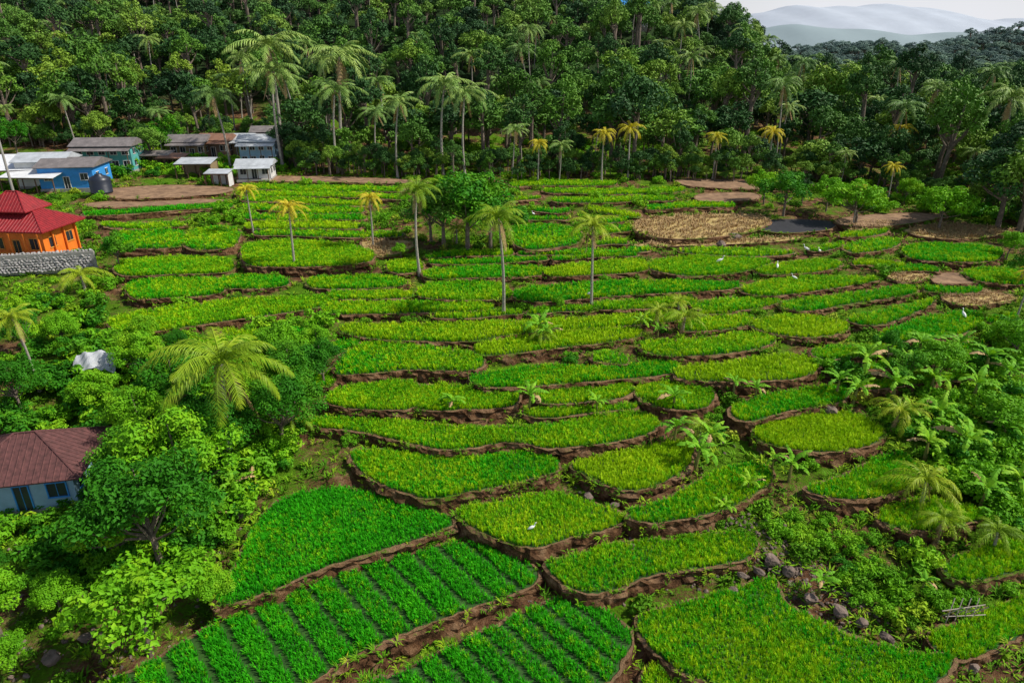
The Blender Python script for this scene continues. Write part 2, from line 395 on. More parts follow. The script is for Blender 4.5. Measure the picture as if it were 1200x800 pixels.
paddy([(995,371),(1060,356),(1095,347),(1085,359),(1030,378)],G)
paddy([(1032,388),(1080,371),(1150,363),(1140,384),(1080,396),(1040,397)],G)
paddy([(815,352),(890,346),(915,351),(870,361),(818,360)],G)
paddy([(700,353),(760,348),(812,348),(800,356),(710,360)],G)
paddy([(800,375),(860,367),(885,371),(862,381),(805,385)],G)
paddy([(955,406),(1030,401),(1065,406),(1000,416),(962,417)],G)
paddy([(600,265),(640,261),(682,270),(672,284),(622,290),(602,282)],G)
paddy([(1060,287),(1100,283),(1170,290),(1165,303),(1100,304),(1065,299)],G)
paddy([(990,285),(1030,277),(1055,281),(1040,290),(1000,294)],G)
paddy([(455,305),(490,302),(495,313),(470,318),(455,314)],Y)
paddy([(795,291),(850,288),(900,291),(935,293),(900,298),(820,296)],G)
paddy([(612,479),(650,474),(730,471),(745,474),(690,480),(640,486)],G)
paddy([(1130,315),(1175,312),(1215,318),(1215,331),(1150,327)],G)
paddy([(380,405),(400,397),(420,399),(395,412),(378,416)],G)
paddy([(355,440),(385,432),(400,438),(385,448),(355,450)],G)
def strip(i,x0,y0,x1,y1,th,c):
    n=6; top=[];bot=[]
    for k in range(n):
        t=k/(n-1); w=math.sin(i*1.7+k)*1.2; tt=th*(.55+.45*math.sin(math.pi*(t*.8+.1)))
        top.append((x0+(x1-x0)*t,y0+(y1-y0)*t+w-tt)); bot.append((x0+(x1-x0)*t,y0+(y1-y0)*t+w+tt))
    paddy(top+bot[::-1],c)
for i,(x0,y0,x1,y1,th,c) in enumerate([(285,216,470,222,3,G),(280,224,480,230,3,G),(285,232,430,236,3,Y),(285,241,425,245,3.5,G),(285,251,425,254,3.5,G),(290,262,420,262,4.5,Y),(300,272,470,272,3.5,G),
   (120,262,215,262,3,G),(100,248,270,240,2.5,E),
   (500,298,600,293,3,G),(610,296,760,290,3,G),(505,305,640,302,2.5,G),(650,300,745,296,2,G),
   (600,215,720,212,3,G),(640,223,800,221,3,Y),(650,232,790,232,3,G),(760,241,860,238,3,G),(690,243,750,250,3,Y),(700,256,740,254,3,G),
   (690,270,740,266,4,G),(700,283,735,281,3,Y),(985,275,1040,268,3,G),(950,290,990,285,3,G),(1040,312,1100,314,3,G),(1000,306,1060,308,3,Y),(1085,337,1150,337,3,G),
   (510,367,610,364,3,G),(620,362,695,359,3,G),(820,366,865,360,2,G)]):
    strip(i,x0,y0,x1,y1,th,c)
# dry fields
paddy([(750,258),(820,252),(885,252),(900,262),(860,275),(790,280),(745,270)],G,'dry')
paddy([(890,260),(930,257),(975,260),(970,269),(920,273),(885,268)],G,'burnt')
paddy([(740,288),(780,284),(870,280),(940,278),(900,284),(800,288)],G,'dry')
paddy([(985,256),(1050,250),(1110,252),(1050,264),(990,264)],G,'bare')
paddy([(1040,322),(1075,319),(1090,325),(1060,331)],G,'dry')
paddy([(1105,347),(1150,342),(1190,350),(1130,358)],G,'dry')
paddy([(1060,270),(1120,263),(1190,272),(1110,280)],G,'dry')
paddy([(1095,322),(1125,320),(1150,330),(1100,332)],G,'bare')
paddy([(1000,262),(1040,260),(1050,266),(1000,270)],G,'dry')
paddy([(425,283),(460,279),(485,287),(465,298),(437,298)],G,'dry')
paddy([(110,225),(190,217),(270,220),(250,228),(150,233)],G,'bare')
paddy([(105,238),(190,233),(270,235),(200,240),(120,243)],G,'bare')
paddy([(285,207),(380,207),(480,211),(470,215),(380,213),(285,212)],G,'bare')
paddy([(800,210),(900,212),(960,216),(900,222),(810,218)],G,'bare')
paddy([(820,228),(880,226),(885,234),(825,236)],G,'bare')
# narrow in-between terraces wherever the slope still has free room
rr_=random.Random(11); cand=0
def free(x0,y0,x1,y1,th):
    pts=[]
    for k in range(7):
        t=k/6
        for s_ in (-1.15,0,1.15): pts.append(hit(x0+(x1-x0)*t,y0+(y1-y0)*t+s_*th)[0][:2])
    pts=np.array(pts)
    for P,*_ in paddies:
        if np.linalg.norm(P.mean(0)-pts.mean(0))>60: continue
        if inside(pts[:,0],pts[:,1],outset(P,.28)).any(): return False
    return True
for L0,L1,tr_ in ((110,190,260),(60,110,420),(35,60,520)):
    for _ in range(tr_):
        yc=rr_.uniform(215,500); sc_=.6+(yc-215)/130
        xc=rr_.uniform(130+max(0,(yc-330))*1.7,1180-max(0,(yc-380))*1.5); L=rr_.uniform(L0,L1)
        if xc>900 and yc<285: continue
        if 490<xc<600 and 255<yc<292: continue
        sl=rr_.uniform(-.05,.05)-(.06 if xc>760 else 0); th=rr_.uniform(1.9,3.2)*sc_
        a=(xc-L/2,yc-sl*L/2,xc+L/2,yc+sl*L/2)
        if free(*a,th): strip(cand,*a,th*.85,rr_.choice([G,G,Y,E])); cand+=1
print('filler strips',cand)
weedpts=[]
for i,(P,z,col,kind,beds,far) in enumerate(paddies):
    nm={'rice':'rice_paddy','dry':'dry_field','bare':'bare_terrace','burnt':'burnt_field'}[kind]
    root=bpy.data.objects.new(nm,None); link(root)
    n=len(P); near=far<90; r1=.22 if near else .28
    jit=lambda a:rng.normal(size=n)*a
    def sm(a): return (a+np.roll(a,1)+np.roll(a,-1))/3
    rings=[(P,np.full(n,z)),(outset(P,.06),np.full(n,z+.06)),(outset(P,r1+sm(jit(.12))),z+.04+sm(jit(.06)))]
    for dz,o in ((-.12,.05),(-.35,.10),(-.65,.14),(-1.05,.26),(-1.7,.40),(-2.6,.6)):
        rings.append((outset(P,r1+o+sm(jit(.17))),z+dz+sm(jit(.08))))
    V=np.vstack([np.column_stack([a,b]) for a,b in rings]); Fc=[]
    for r in range(len(rings)-1):
        for k in range(n): Fc.append((r*n+k,(r+1)*n+k,(r+1)*n+(k+1)%n,r*n+(k+1)%n))
    mb=MB(); mb.add(V,Fc,0); me=mb.mesh('terrace_bank',[bank_m],False)
    link(bpy.data.objects.new('terrace_bank',me),root)
    mb=MB(); mb.add(np.column_stack([P,np.full(n,z+.01)]),[tuple(range(n))],0)
    me=mb.mesh('soil_bed',[{'rice':mud_m,'dry':dry_m,'burnt':black_m,'bare':brown_m}[kind]]); link(bpy.data.objects.new('soil_bed',me),root)
    for rr,zz in (((outset(P,r1)),z+.05),((outset(P,r1+.12)),z-.25),((outset(P,r1+.2)),z-.6)):
        wn=np.sin(P[:,0]*.35+i)*np.sin(P[:,1]*.3+2*i)
        k=rng.random(n)<np.clip((.24 if zz>z else .16)+.35*wn,.03,1)*(1 if near else 1.0)
        q=rr[k]+rng.normal(size=(k.sum(),2))*.1
        weedpts.append(np.column_stack([q,np.full(len(q),zz)]))
    if kind in('burnt','bare'): continue
    s=.20 if far<58 else (.30 if far<90 else (.46 if far<130 else .62))
    x0,y0=P.min(0);x1,y1=P.max(0)
    gx,gy=np.meshgrid(np.arange(x0,x1,s),np.arange(y0,y1,s)); th=rng.uniform(-.3,.3)
    gx=gx.ravel()+rng.normal(size=gx.size)*s*.2; gy=gy.ravel()+rng.normal(size=gy.size)*s*.2
    k=inside(gx,gy,P); gx=gx[k];gy=gy[k]
    if beds:
        a=hitz(*beds[1],z)-hitz(*beds[0],z); b=hitz(*beds[3],z)-hitz(*beds[2],z); a/=np.linalg.norm(a); b/=np.linalg.norm(b)
        Mx=np.linalg.inv(np.column_stack([a,b])); t=(Mx@np.vstack([gx,gy]))[0]
        k=(t%beds[4])>.40; gx=gx[k];gy=gy[k]
    m=len(gx)
    if m==0: continue
    hs=s/.20; hs=hs**.85
    if kind=='dry':
        k=rng.random(m)<.5; gx=gx[k];gy=gy[k]; m=len(gx)
        scl=(hs*rng.uniform(.7,1.4,m))[:,None]*np.ones(3); idx=np.full(m,6)
    else:
        lowf=1+.14*np.sin(gx*.9+i)*np.sin(gy*.8)+.06*np.sin(gx*2.3)*np.sin(gy*2.9+i)
        sz=rng.uniform(.8,1.15,m)*lowf
        scl=np.stack([hs*sz*1.0,hs*sz*1.0,sz*min(hs,1.15)],1)
        cc=np.full(m,col)
        sw=rng.random(m)+.25*np.sin(gx*.35+i*2)*np.sin(gy*.5+i)
        dk=.3*math.sin(i*5.3)
        if col==G: cc[sw<.12-dk]=0; cc[sw>.70-.4*dk]=2
        elif col==Y: cc[sw<.3+dk]=1
        else: cc[sw<.15]=1
        idx=cc*2+rng.integers(0,2,m)
    scatter('rice' if kind=='rice' else 'stubble',np.column_stack([gx,gy,np.full(m,z)]),rots(m,.1),scl,idx,rice_coll,root)
# ---------------------------------------------------------------- ground sheet
def ground_z(x,y):
    fld=sstep(400,180,y)
    z=base(x,y)-.5+bump(x,y)*fld
    for P,zk,*_ in paddies:
        Q=outset(P,.45); k=inside(x,y,Q); z[k]=np.minimum(z[k],zk-.35)
    return z
def axis(lo,hi,st,ext,gr=1.14):
    a=list(np.arange(lo,hi,st)); s=st; l=[];v=lo
    while v>ext[0]: s*=gr; v-=s; l.append(v)
    s=st;v=a[-1];h=[]
    while v<ext[1]: s*=gr; v+=s; h.append(v)
    return np.array(l[::-1]+a+h)
xs=axis(-95,95,.5,(-4500,4500)); ys=axis(18,170,.5,(-120,7000),1.09)
X,Yg=np.meshgrid(xs,ys); Z=ground_z(X.ravel(),Yg.ravel())
nx,ny=len(xs),len(ys)
V=np.column_stack([X.ravel(),Yg.ravel(),Z]); ii=np.arange(nx*ny).reshape(ny,nx)
Fc=np.stack([ii[:-1,:-1],ii[:-1,1:],ii[1:,1:],ii[1:,:-1]],-1).reshape(-1,4)
me=bpy.data.meshes.new('ground'); me.vertices.add(len(V)); me.vertices.foreach_set('co',V.astype(np.float32).ravel())
me.loops.add(Fc.size); me.loops.foreach_set('vertex_index',Fc.ravel().astype(np.int32)); me.polygons.add(len(Fc))
me.polygons.foreach_set('loop_start',np.arange(0,Fc.size,4,dtype=np.int32)); me.polygons.foreach_set('loop_total',np.full(len(Fc),4,np.int32))
me.polygons.foreach_set('use_smooth',np.ones(len(Fc),bool)); me.update(); me.validate()
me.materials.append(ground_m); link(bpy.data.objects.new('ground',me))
# ---------------------------------------------------------------- weeds over the ground
wm=[tuft_mesh('weed_a',weed_m,14,.35,.35,.06,1),tuft_mesh('weed_b',weed_m,16,.22,.45,.08,2),tuft_mesh('weed_c',weed_m,10,.55,.4,.07,3)]
mb=MB(); leaves(mb,[(0,0,.35),(.4,.1,.25),(-.3,.3,.3),(0,-.4,.2)],[.45,.35,.35,.3],260,.2,0,.6); wm.append(mb.mesh('shrub_low',[weed_m]))
for lm in (tree_m,bright_m):
    mb=MB(); leaves(mb,[(0,0,.6),(.6,.2,.5),(-.6,.3,.45),(0,-.6,.4),(.2,.6,.8),(-.4,-.5,.9)],[.5,.4,.45,.4,.35,.3],700,.2,0,.5); wm.append(mb.mesh('shrub_mid',[lm]))
weed_coll=make_coll('weed',wm)
W=np.vstack(weedpts)
N=75000
wx=rng.uniform(-100,100,N); wy=20+155*rng.random(N)**1.0
keep=np.abs(wx)<wy*.85+12
wx=wx[keep];wy=wy[keep]
nz=np.sin(wx*.23+1.3*np.sin(wy*.11))*np.sin(wy*.19+np.sin(wx*.17))+.5*np.sin(wx*.9)*np.sin(wy*.8)
right=sstep(5,25,wx)*sstep(80,60,wy); mid=sstep(-25,-15,wx)*sstep(20,10,wx)*sstep(95,85,wy)
dryz=sstep(25,45,wx)*sstep(88,100,wy)
k=rng.random(len(wx))<np.clip(.36+.4*nz+.5*right-.2*mid,.06,1)*(1-.6*dryz)
wx=wx[k];wy=wy[k]
ins=np.zeros(len(wx),bool)
for P,*_ in paddies: ins|=inside(wx,wy,outset(P,.3))
wx=wx[~ins];wy=wy[~ins]
W2=np.column_stack([wx,wy,ground_z(wx,wy)])
A=np.vstack([W,W2]); n=len(A)
u=rng.random(n); idx=np.where(u<.38,0,np.where(u<.76,1,np.where(u<.93,2,np.where(u<.985,3,5))))
isb=np.arange(n)<len(W); idx=np.where(isb&(idx>2),1,idx)
s=rng.uniform(.6,1.5,n)*np.where(A[:,1]>90,1.15,1.0)*np.where(isb,.65,1)
scatter('wild_grass',A,rots(n,.15),s[:,None]*np.ones(3),idx,weed_coll)
def thicket(name,poly,n,lo,hi,br=.5):
    us=np.array([p[0] for p in poly]);vs=np.array([p[1] for p in poly]); pu=rng.uniform(us.min(),us.max(),n*4);pv=rng.uniform(vs.min(),vs.max(),n*4)
    k=inside(pu,pv,np.array(poly,float)); pts=np.array([hit(a,b)[0] for a,b in zip(pu[k][:n],pv[k][:n])]); ok=np.ones(len(pts),bool)
    for P,*_ in paddies: ok&=~inside(pts[:,0],pts[:,1],outset(P,.9))
    pts=pts[ok]; pts[:,2]-=.4; m=len(pts)
    uu=rng.random(m)
    scatter(name,pts,rots(m,.15),rng.uniform(lo,hi,m)[:,None]*np.array([1,1,.95]),np.where(uu<br,5,np.where(uu<br+.12,3,4)),weed_coll)
thicket('undergrowth',[(0,350),(110,350),(140,392),(380,378),(370,480),(330,540),(290,580),(240,680),(100,690),(0,640)],360,.8,2.1,.4)
thicket('hillside_thicket',[(975,400),(1200,385),(1200,620),(1100,620),(1080,520),(1000,470)],210,.7,2.0,.6)
thicket('ravine_thicket',[(880,600),(940,590),(1100,620),(1190,690),(1080,735),(960,680)],55,.4,1.0,.7)
thicket('field_edge_thicket',[(1000,225),(1200,225),(1200,262),(1090,255),(1000,250)],45,1.0,2.4,.6)
thicket('riser_shrubs',[(600,380),(900,370),(900,500),(780,560),(600,500)],90,.4,.9,.6)
thicket('village_shrubs',[(100,175),(340,178),(340,212),(270,212),(100,205)],60,1.2,2.6,.5)
# ---------------------------------------------------------------- forest
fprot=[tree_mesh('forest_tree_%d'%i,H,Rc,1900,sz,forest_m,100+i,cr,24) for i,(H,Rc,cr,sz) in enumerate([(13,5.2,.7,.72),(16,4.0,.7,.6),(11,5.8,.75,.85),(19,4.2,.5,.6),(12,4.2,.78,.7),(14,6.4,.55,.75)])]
fpalm=[palm_mesh('forest_palm_%d'%i,13,4.6,50+i,palmd_m,20,1.0,16,2,.06) for i in range(2)]
fcoll=make_coll('forest',fprot+fpalm)
edge=np.array([hit(u,v)[0][:2] for u,v in [(-300,180),(0,168),(100,168),(335,172),(350,200),(400,202),(640,206),(800,208),(1000,213),(1080,228),(1150,248),(1250,275),(1400,300)]])
edge=edge[np.argsort(edge[:,0])]
def forest_pts(x0,x1,y0,y1,s):
    gx,gy=np.meshgrid(np.arange(x0,x1,s),np.arange(y0,y1,s)); gx=gx.ravel();gy=gy.ravel()
    return gx+rng.uniform(-.45,.45,gx.size)*s,gy+rng.uniform(-.45,.45,gy.size)*s
fx,fy=forest_pts(-330,330,60,400,6.6)
k=(fy>np.interp(fx,edge[:,0],edge[:,1])+3)&(np.abs(fx)<fy*.85+15); fx=fx[k];fy=fy[k]
fz=base(fx,fy); n=len(fx); u=rng.random(n)
idx=np.where(u<.86,rng.integers(0,6,n),6+rng.integers(0,2,n))
s=rng.uniform(.45,1.2,n)
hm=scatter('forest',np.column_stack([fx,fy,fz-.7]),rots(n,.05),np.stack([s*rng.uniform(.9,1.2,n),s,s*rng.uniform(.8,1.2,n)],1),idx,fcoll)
fx,fy=forest_pts(-100,900,410,1080,14)
k=(fx>-.0*fy)&(np.abs(fx)<fy*.85+25); fx=fx[k];fy=fy[k]; n=len(fx); s=rng.uniform(.7,1.3,n)
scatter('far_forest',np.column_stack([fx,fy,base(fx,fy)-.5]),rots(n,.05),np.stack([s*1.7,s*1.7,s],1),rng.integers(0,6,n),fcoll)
n=900; ex=rng.uniform(-190,190,n); ey=np.interp(ex,edge[:,0],edge[:,1])+rng.uniform(-2,7,n)
scatter('forest_undergrowth',np.column_stack([ex,ey,base(ex,ey)-.4]),rots(n,.05),(rng.uniform(.15,.42,n))[:,None]*np.ones(3),rng.integers(0,6,n),fcoll)
# ---------------------------------------------------------------- mountains
def mountain(name,y,x0,x1,prof,col,dep=500,am=1):
    xs_=np.linspace(x0,x1,160); ts=np.linspace(-1,1,30); V=[];Fc=[]
    for t in ts:
        for j,x in enumerate(xs_):
            h=np.interp(x,*prof)+am*(10*math.sin(x*.011+t*2)+5*math.sin(x*.03+5*t))
            V.append((x,y+t*dep,-40+(h+20)*(1-abs(t)**1.5)))
    for a in range(29):
        for b in range(159): Fc.append((a*160+b,a*160+b+1,(a+1)*160+b+1,(a+1)*160+b))
    mb=MB(); mb.add(V,Fc); me=mb.mesh(name,[surf(name+'_haze_green',col,tuple(c*1.15 for c in col),.01,1,.1)],True); link(bpy.data.objects.new(name,me))  # pale base colour stands in for distance haze over the ridge
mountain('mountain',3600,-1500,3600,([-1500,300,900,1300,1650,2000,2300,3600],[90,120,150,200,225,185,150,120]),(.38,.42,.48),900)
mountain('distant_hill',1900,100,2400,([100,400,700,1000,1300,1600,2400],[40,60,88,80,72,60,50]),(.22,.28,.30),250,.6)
# ---------------------------------------------------------------- individual plants
def place(name,me,u,v,hpx,nh,rz=None,tilt=0,off=-.1,parent=None,sx=1):
    p,t=hit(u,v); h=hpx*t/(F*cp)*.97; s=h/nh
    o=bpy.data.objects.new(name,me); o.location=(p[0],p[1],p[2]+off-.2); o.rotation_euler=(tilt,0,random.uniform(0,6.28) if rz is None else rz); o.scale=(s*sx,s*sx,s); link(o,parent); return o
pal=[palm_mesh('coconut_palm_%d'%i,10.8,3.6,10+i,palm_m,24,b,26,3) for i,b in enumerate((.9,-.6,.3))]
paly=[palm_mesh('yellow_palm_%d'%i,8.5,3.0,20+i,palmy_m,20,.3,18,1,.06) for i in range(2)]
pals=[palm_mesh('short_palm_%d'%i,2.2,3.4,30+i,palm_m,16,.1,26,1) for i in range(2)]
bigpalm=palm_mesh('big_palm',7.0,4.0,41,palm_m,22,.4,44,3,.026)
for i,(u,v,h,k) in enumerate([(492,320,108,0),(590,366,128,1),(693,357,106,2),(45,452,100,1)]): place('coconut_palm',pal[k],u,v,h,12.6,sx=1.08)
place('coconut_palm',bigpalm,272,545,180,9.9,sx=1.1)
for i,(u,v,h) in enumerate([(297,272,60),(345,312,84),(437,288,68),(1192,370,64),(1000,262,50),(1040,235,48)]):
    place('coconut_palm',paly[i%2],u,v,h,10.5)
for i,(u,v,h) in enumerate([(332,196,118),(396,200,100),(466,206,92),(545,204,100),(400,196,135),(330,190,140),(630,212,52),(655,212,48),(705,210,62),(736,208,66),(835,208,56),(898,206,60),(1043,205,62),(600,206,60),(1130,222,50),(270,196,90),(985,214,40),(1180,214,60),(520,204,110),(90,172,60),(190,178,50)]):
    yl=u in (705,736,898,1043,835,630)
    place('coconut_palm',paly[i%2] if yl else fpalm[i%2],u,v,h,10.5 if yl else 15.3,sx=1.0 if yl else 1.15)
for i,(u,v,h) in enumerate([(800,388,50),(770,378,42),(795,362,30),(1080,590,80),(1100,625,60),(100,340,50),(535,280,34),(1050,500,60),(637,400,34),(1165,640,60),(820,515,45),(345,505,50)]):
    place('young_coconut_palm',pals[i%2],u,v,h,5.4)
ban=[banana_mesh('banana_%d'%i,i) for i in range(4)]
bl=[(620,478,46),(530,480,36),(790,480,44),(815,545,52),(830,525,46),(790,515,44),(875,575,34),(850,600,30),(925,560,40),(700,480,30),(640,400,36),(630,395,32),
 (980,460,45),(1010,440,45),(1045,470,48),(1090,460,50),(1140,470,50),(1100,500,52),(1130,540,56),(1175,520,52),(1190,580,56),(1150,590,52),(1180,450,44),(1075,420,40),(1120,420,38),(1085,535,48),(1060,440,46),(1155,440,46),(1065,500,50),(1000,470,44),
 (770,395,26),(860,460,30),(885,465,26),(750,385,22),(905,545,30),(960,690,32),(1080,690,30),(300,560,40),(275,580,45),(255,610,40)]
for i,(u,v,h) in enumerate(bl): place('banana_plant',ban[i%4],u,v,h*random.uniform(.9,1.25),3.3,tilt=random.uniform(-.1,.1))
near=[tree_mesh('near_tree_%d'%i,H,Rc,9000,.25,m,200+i,cr,44,.5) for i,(H,Rc,cr,m) in enumerate([(7.5,3.2,.8,tree_m),(8,3.6,.75,tree_m),(5.5,2.8,.85,bright_m),(7,3.0,.8,bright_m)])]
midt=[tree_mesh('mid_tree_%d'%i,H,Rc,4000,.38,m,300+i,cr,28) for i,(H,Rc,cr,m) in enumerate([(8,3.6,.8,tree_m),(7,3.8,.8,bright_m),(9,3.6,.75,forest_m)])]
sparse=tree_mesh('sparse_tree',5.5,2.9,2600,.30,bright_m,401,.6,20,.6)
NT=[7.5,8,5.5,7]; MT=[8,7,9]
for (u,v,h,k) in [(190,665,160,0),(225,600,140,3),(170,580,100,1),(210,490,90,0),(170,440,60,3),(140,660,95,3),(240,560,110,1),(170,520,80,3),
   (25,480,70,0),(-20,470,100,1),(-10,680,50,0),(0,740,90,3),(110,480,50,2),(330,520,95,1),(345,470,80,0),(375,420,45,3),(330,430,60,2),(290,440,50,3),(380,450,60,0),(310,480,70,3),
   (250,700,50,2),(30,410,55,1),(75,400,40,2),(10,385,50,3),(15,780,50,2),(170,400,34,2),(70,710,55,2),(215,420,40,1)]:
    place('broadleaf_tree',near[k],u,v,h,NT[k])
place('sapling_tree',sparse,175,760,125,5.5)
for (u,v,h,k) in [(548,290,92,0),(520,285,78,2),(575,288,75,0),(505,280,60,2),(918,250,52,0),(968,246,44,1),(1003,262,54,1),(140,312,44,0),(1100,268,54,1),(1170,262,95,2),(1195,268,110,2),(1150,240,70,2),(180,192,46,2),(200,178,44,0),(340,190,50,2),(120,172,44,2),(20,178,40,0),(895,236,40,1),(940,236,30,2),
   (1060,235,30,1),(655,360,16,1),(470,300,20,1),(1195,330,40,0),(1180,300,34,1),(60,165,50,2),(1100,440,50,1),(1040,420,40,0),(1190,420,50,1),(985,235,24,1),(1060,450,46,0),(1160,500,50,1),(1010,425,30,1)]:
    place('broadleaf_tree',midt[k],u,v,h,MT[k],sx=1.15 if h>45 else .85)
# ---------------------------------------------------------------- boulders
rk=[rock_mesh('boulder_%d'%i,i) for i in range(4)]
rl=[(905,655,14),(925,668,12),(890,668,9),(950,700,12),(985,715,13),(1010,728,11),(870,672,8),(935,640,8),(975,480,12),(860,690,8),(1040,745,11),(725,690,9),(740,640,9),(690,580,9),(720,590,8),(60,770,16),(100,745,12),(280,600,12),(845,285,10),(860,278,12),(1055,405,10),(1140,780,12)]
for i,(u,v,h) in enumerate(rl): place('boulder',rk[i%4],u,v,h,1.3,off=.1)
rp=[];
for i in range(1500):
    if i<650: u=random.gauss(930,60); v=660+(u-930)*.6+random.gauss(0,22)
    elif i<1150: u=random.uniform(560,900); v=random.uniform(500,720)
    else: u=random.uniform(0,300); v=random.uniform(600,800)
    rp.append(hit(u,v)[0])
rp=np.array(rp); ok=np.ones(len(rp),bool)
for P,*_ in paddies: ok&=~inside(rp[:,0],rp[:,1],outset(P,.2))
rp=rp[ok]; rp[:,2]=ground_z(rp[:,0].copy(),rp[:,1].copy())+.02; n=len(rp)
scatter('scree_stones',rp,rots(n,.5),(rng.uniform(.04,.2,n))[:,None]*np.ones(3),rng.integers(0,4,n),make_coll('stone',rk))
# ---------------------------------------------------------------- buildings
def pm(name,c,rough=.7,var=.75,scale=1.2,**k): return surf(name,tuple(x*var for x in c),c,scale,rough,.15,'obj',**k)
def boxm(mb,c,s,mi=0):
    x,y,z=c;a,b,h=s[0]/2,s[1]/2,s[2]/2
    V=[(x+i*a,y+j*b,z+k*h) for k in(-1,1) for j in(-1,1) for i in(-1,1)]
    mb.add(V,[(0,2,3,1),(4,5,7,6),(0,1,5,4),(2,6,7,3),(0,4,6,2),(1,3,7,5)],mi)
def part(root,name,boxes,mat):
    mb=MB()
    for c,s in boxes: boxm(mb,c,s)
    o=bpy.data.objects.new(name,mb.mesh(name,[mat])); link(o,root)
    b=o.modifiers.new('bevel','BEVEL'); b.width=.015; b.segments=1; return o
def roof(root,name,w,d,z,h,mat,kind='gable',th=.1,off=(0,0),tilt=0):
    a,b=w/2,d/2;mb=MB()
    if kind=='gable': V=[(-a,-b,0),(a,-b,0),(a,b,0),(-a,b,0),(-a,0,h),(a,0,h)];Fc=[(0,1,5,4),(2,3,4,5),(1,2,5),(3,0,4)]
    elif kind=='hip': 
        r=max(a-b,.15); V=[(-a,-b,0),(a,-b,0),(a,b,0),(-a,b,0),(-r,0,h),(r,0,h)];Fc=[(0,1,5,4),(2,3,4,5),(1,2,5),(3,0,4)]
    else: V=[(-a,-b,0),(a,-b,0),(a,b,h),(-a,b,h)];Fc=[(0,1,2,3)]
    mb.add(V,Fc); o=bpy.data.objects.new(name,mb.mesh(name,[mat])); o.location=(off[0],off[1],z); link(o,root)
    m=o.modifiers.new('thick','SOLIDIFY'); m.thickness=th; m.offset=1
    if kind=='hip':
        mb=MB(); r=.09
        for (i,j) in ((0,4),(3,4),(1,5),(2,5),(4,5)): mb.tube([Vector(V[i])+Vector((0,0,th)),Vector(V[j])+Vector((0,0,th+.02))],[r,r],0,6)
        for (p,q,s_,t_) in ((0,1,4,5),(1,2,5,5),(2,3,5,4),(3,0,4,4)):
            L=(Vector(V[q])-Vector(V[p])).length; n=int(L/.42)
            for k in range(1,n):
                f=k/n; A_=Vector(V[p]).lerp(Vector(V[q]),f); e=(Vector(V[q])-Vector(V[p])).normalized()
                B0,B1=Vector(V[s_]),Vector(V[t_]); x=(A_-Vector(V[p])).dot(e); xs0=(B0-Vector(V[p])).dot(e); xs1=(B1-Vector(V[p])).dot(e)
                up=Vector((0,0,th+.01))
                if x<xs0: top_=Vector(V[p]).lerp(B0,x/max(xs0,1e-3))
                elif x>xs1: top_=Vector(V[q]).lerp(B1,(L-x)/max(L-xs1,1e-3))
                else: top_=B0.lerp(B1,(x-xs0)/max(xs1-xs0,1e-3)) if xs1>xs0 else B0
                mb.tube([A_+up,top_+up],[.05,.05],0,5)
        o2=bpy.data.objects.new(name+'_ridge',mb.mesh('ridge',[mat])); o2.location=o.location; link(o2,root)
    return o
dark=pm('window_dark',(.03,.035,.045),.25); woodm=pm('wood_brown',(.16,.09,.05)); conc=pm('concrete',(.36,.34,.31)); whitep=pm('white_plaster',(.72,.72,.70))
def house(name,u,v,w,d,h,wall,rf,rh,kind='gable',rz=0,stilt=0,eave=.5,posts=True,floors=1,frame=None,nw=3):
    p,t=hit(u,v); root=bpy.data.objects.new(name,None); root.location=(p[0],p[1],p[2]-.1); root.rotation_euler=(0,0,rz); link(root)
    part(root,'plinth',[((0,0,.05-1.1),(w+.3,d+.3,2.3))],conc)
    z0=.12
    part(root,'walls',[((0,0,z0+h/2),(w,d,h))],wall)
    fh=h/floors; wb=[];fb=[]
    for f in range(floors):
        for i in range(nw):
            x=-w/2+w*(i+.5)/nw; isd=(f==0 and i==nw//2)
            ww,wh=(.9,2.0) if isd else (min(1.2,w/nw*.55),1.1)
            zc=z0+f*fh+(wh/2 if isd else fh*.55)
            wb.append(((x,-d/2-.01,zc),(ww,.06,wh))); fb+=[((x,-d/2-.03,zc+wh/2+.05),(ww+.2,.12,.1)),((x-ww/2-.05,-d/2-.03,zc),(.1,.12,wh)),((x+ww/2+.05,-d/2-.03,zc),(.1,.12,wh)),((x,-d/2-.05,zc),(.05,.05,wh))]
            if not isd: fb.append(((x,-d/2-.04,zc-wh/2-.05),(ww+.24,.16,.1)))
        for j in range(2):
            y=-d/2+d*(j+.5)/2; zc=z0+f*fh+fh*.55
            wb.append(((w/2+.01,y,zc),(.06,1.1,1.0))); fb+=[((w/2+.03,y,zc+.55),(.12,1.3,.1)),((w/2+.03,y,zc-.55),(.14,1.3,.1)),((w/2+.05,y,zc),(.05,.05,1.0))]
    part(root,'windows',wb,dark); part(root,'window_frames',fb,frame or whitep)
    roof(root,'roof',w+2*eave,d+2*eave,z0+h-.02,rh,rf,kind,.12)
    if posts:
        part(root,'veranda_posts',[((x,-d/2-1.3,z0+h*.42),(.13,.13,h*.85)) for x in np.linspace(-w/2+.2,w/2-.2,4)],frame or woodm)
        r=roof(root,'veranda_roof',w+.6,1.7,z0+h*.84,.55,rf,'shed',.07,(0,-d/2-.85))
        part(root,'veranda_floor',[((0,-d/2-.9,-.1),(w,1.5,.4))],conc)
    return root,z0
orange=pm('orange_paint',(.92,.22,.02),.6); redtile=pm('red_tile',(.34,.015,.02),.6,.5,2); browntile=pm('brown_tile',(.15,.055,.05),.8,.35,3)
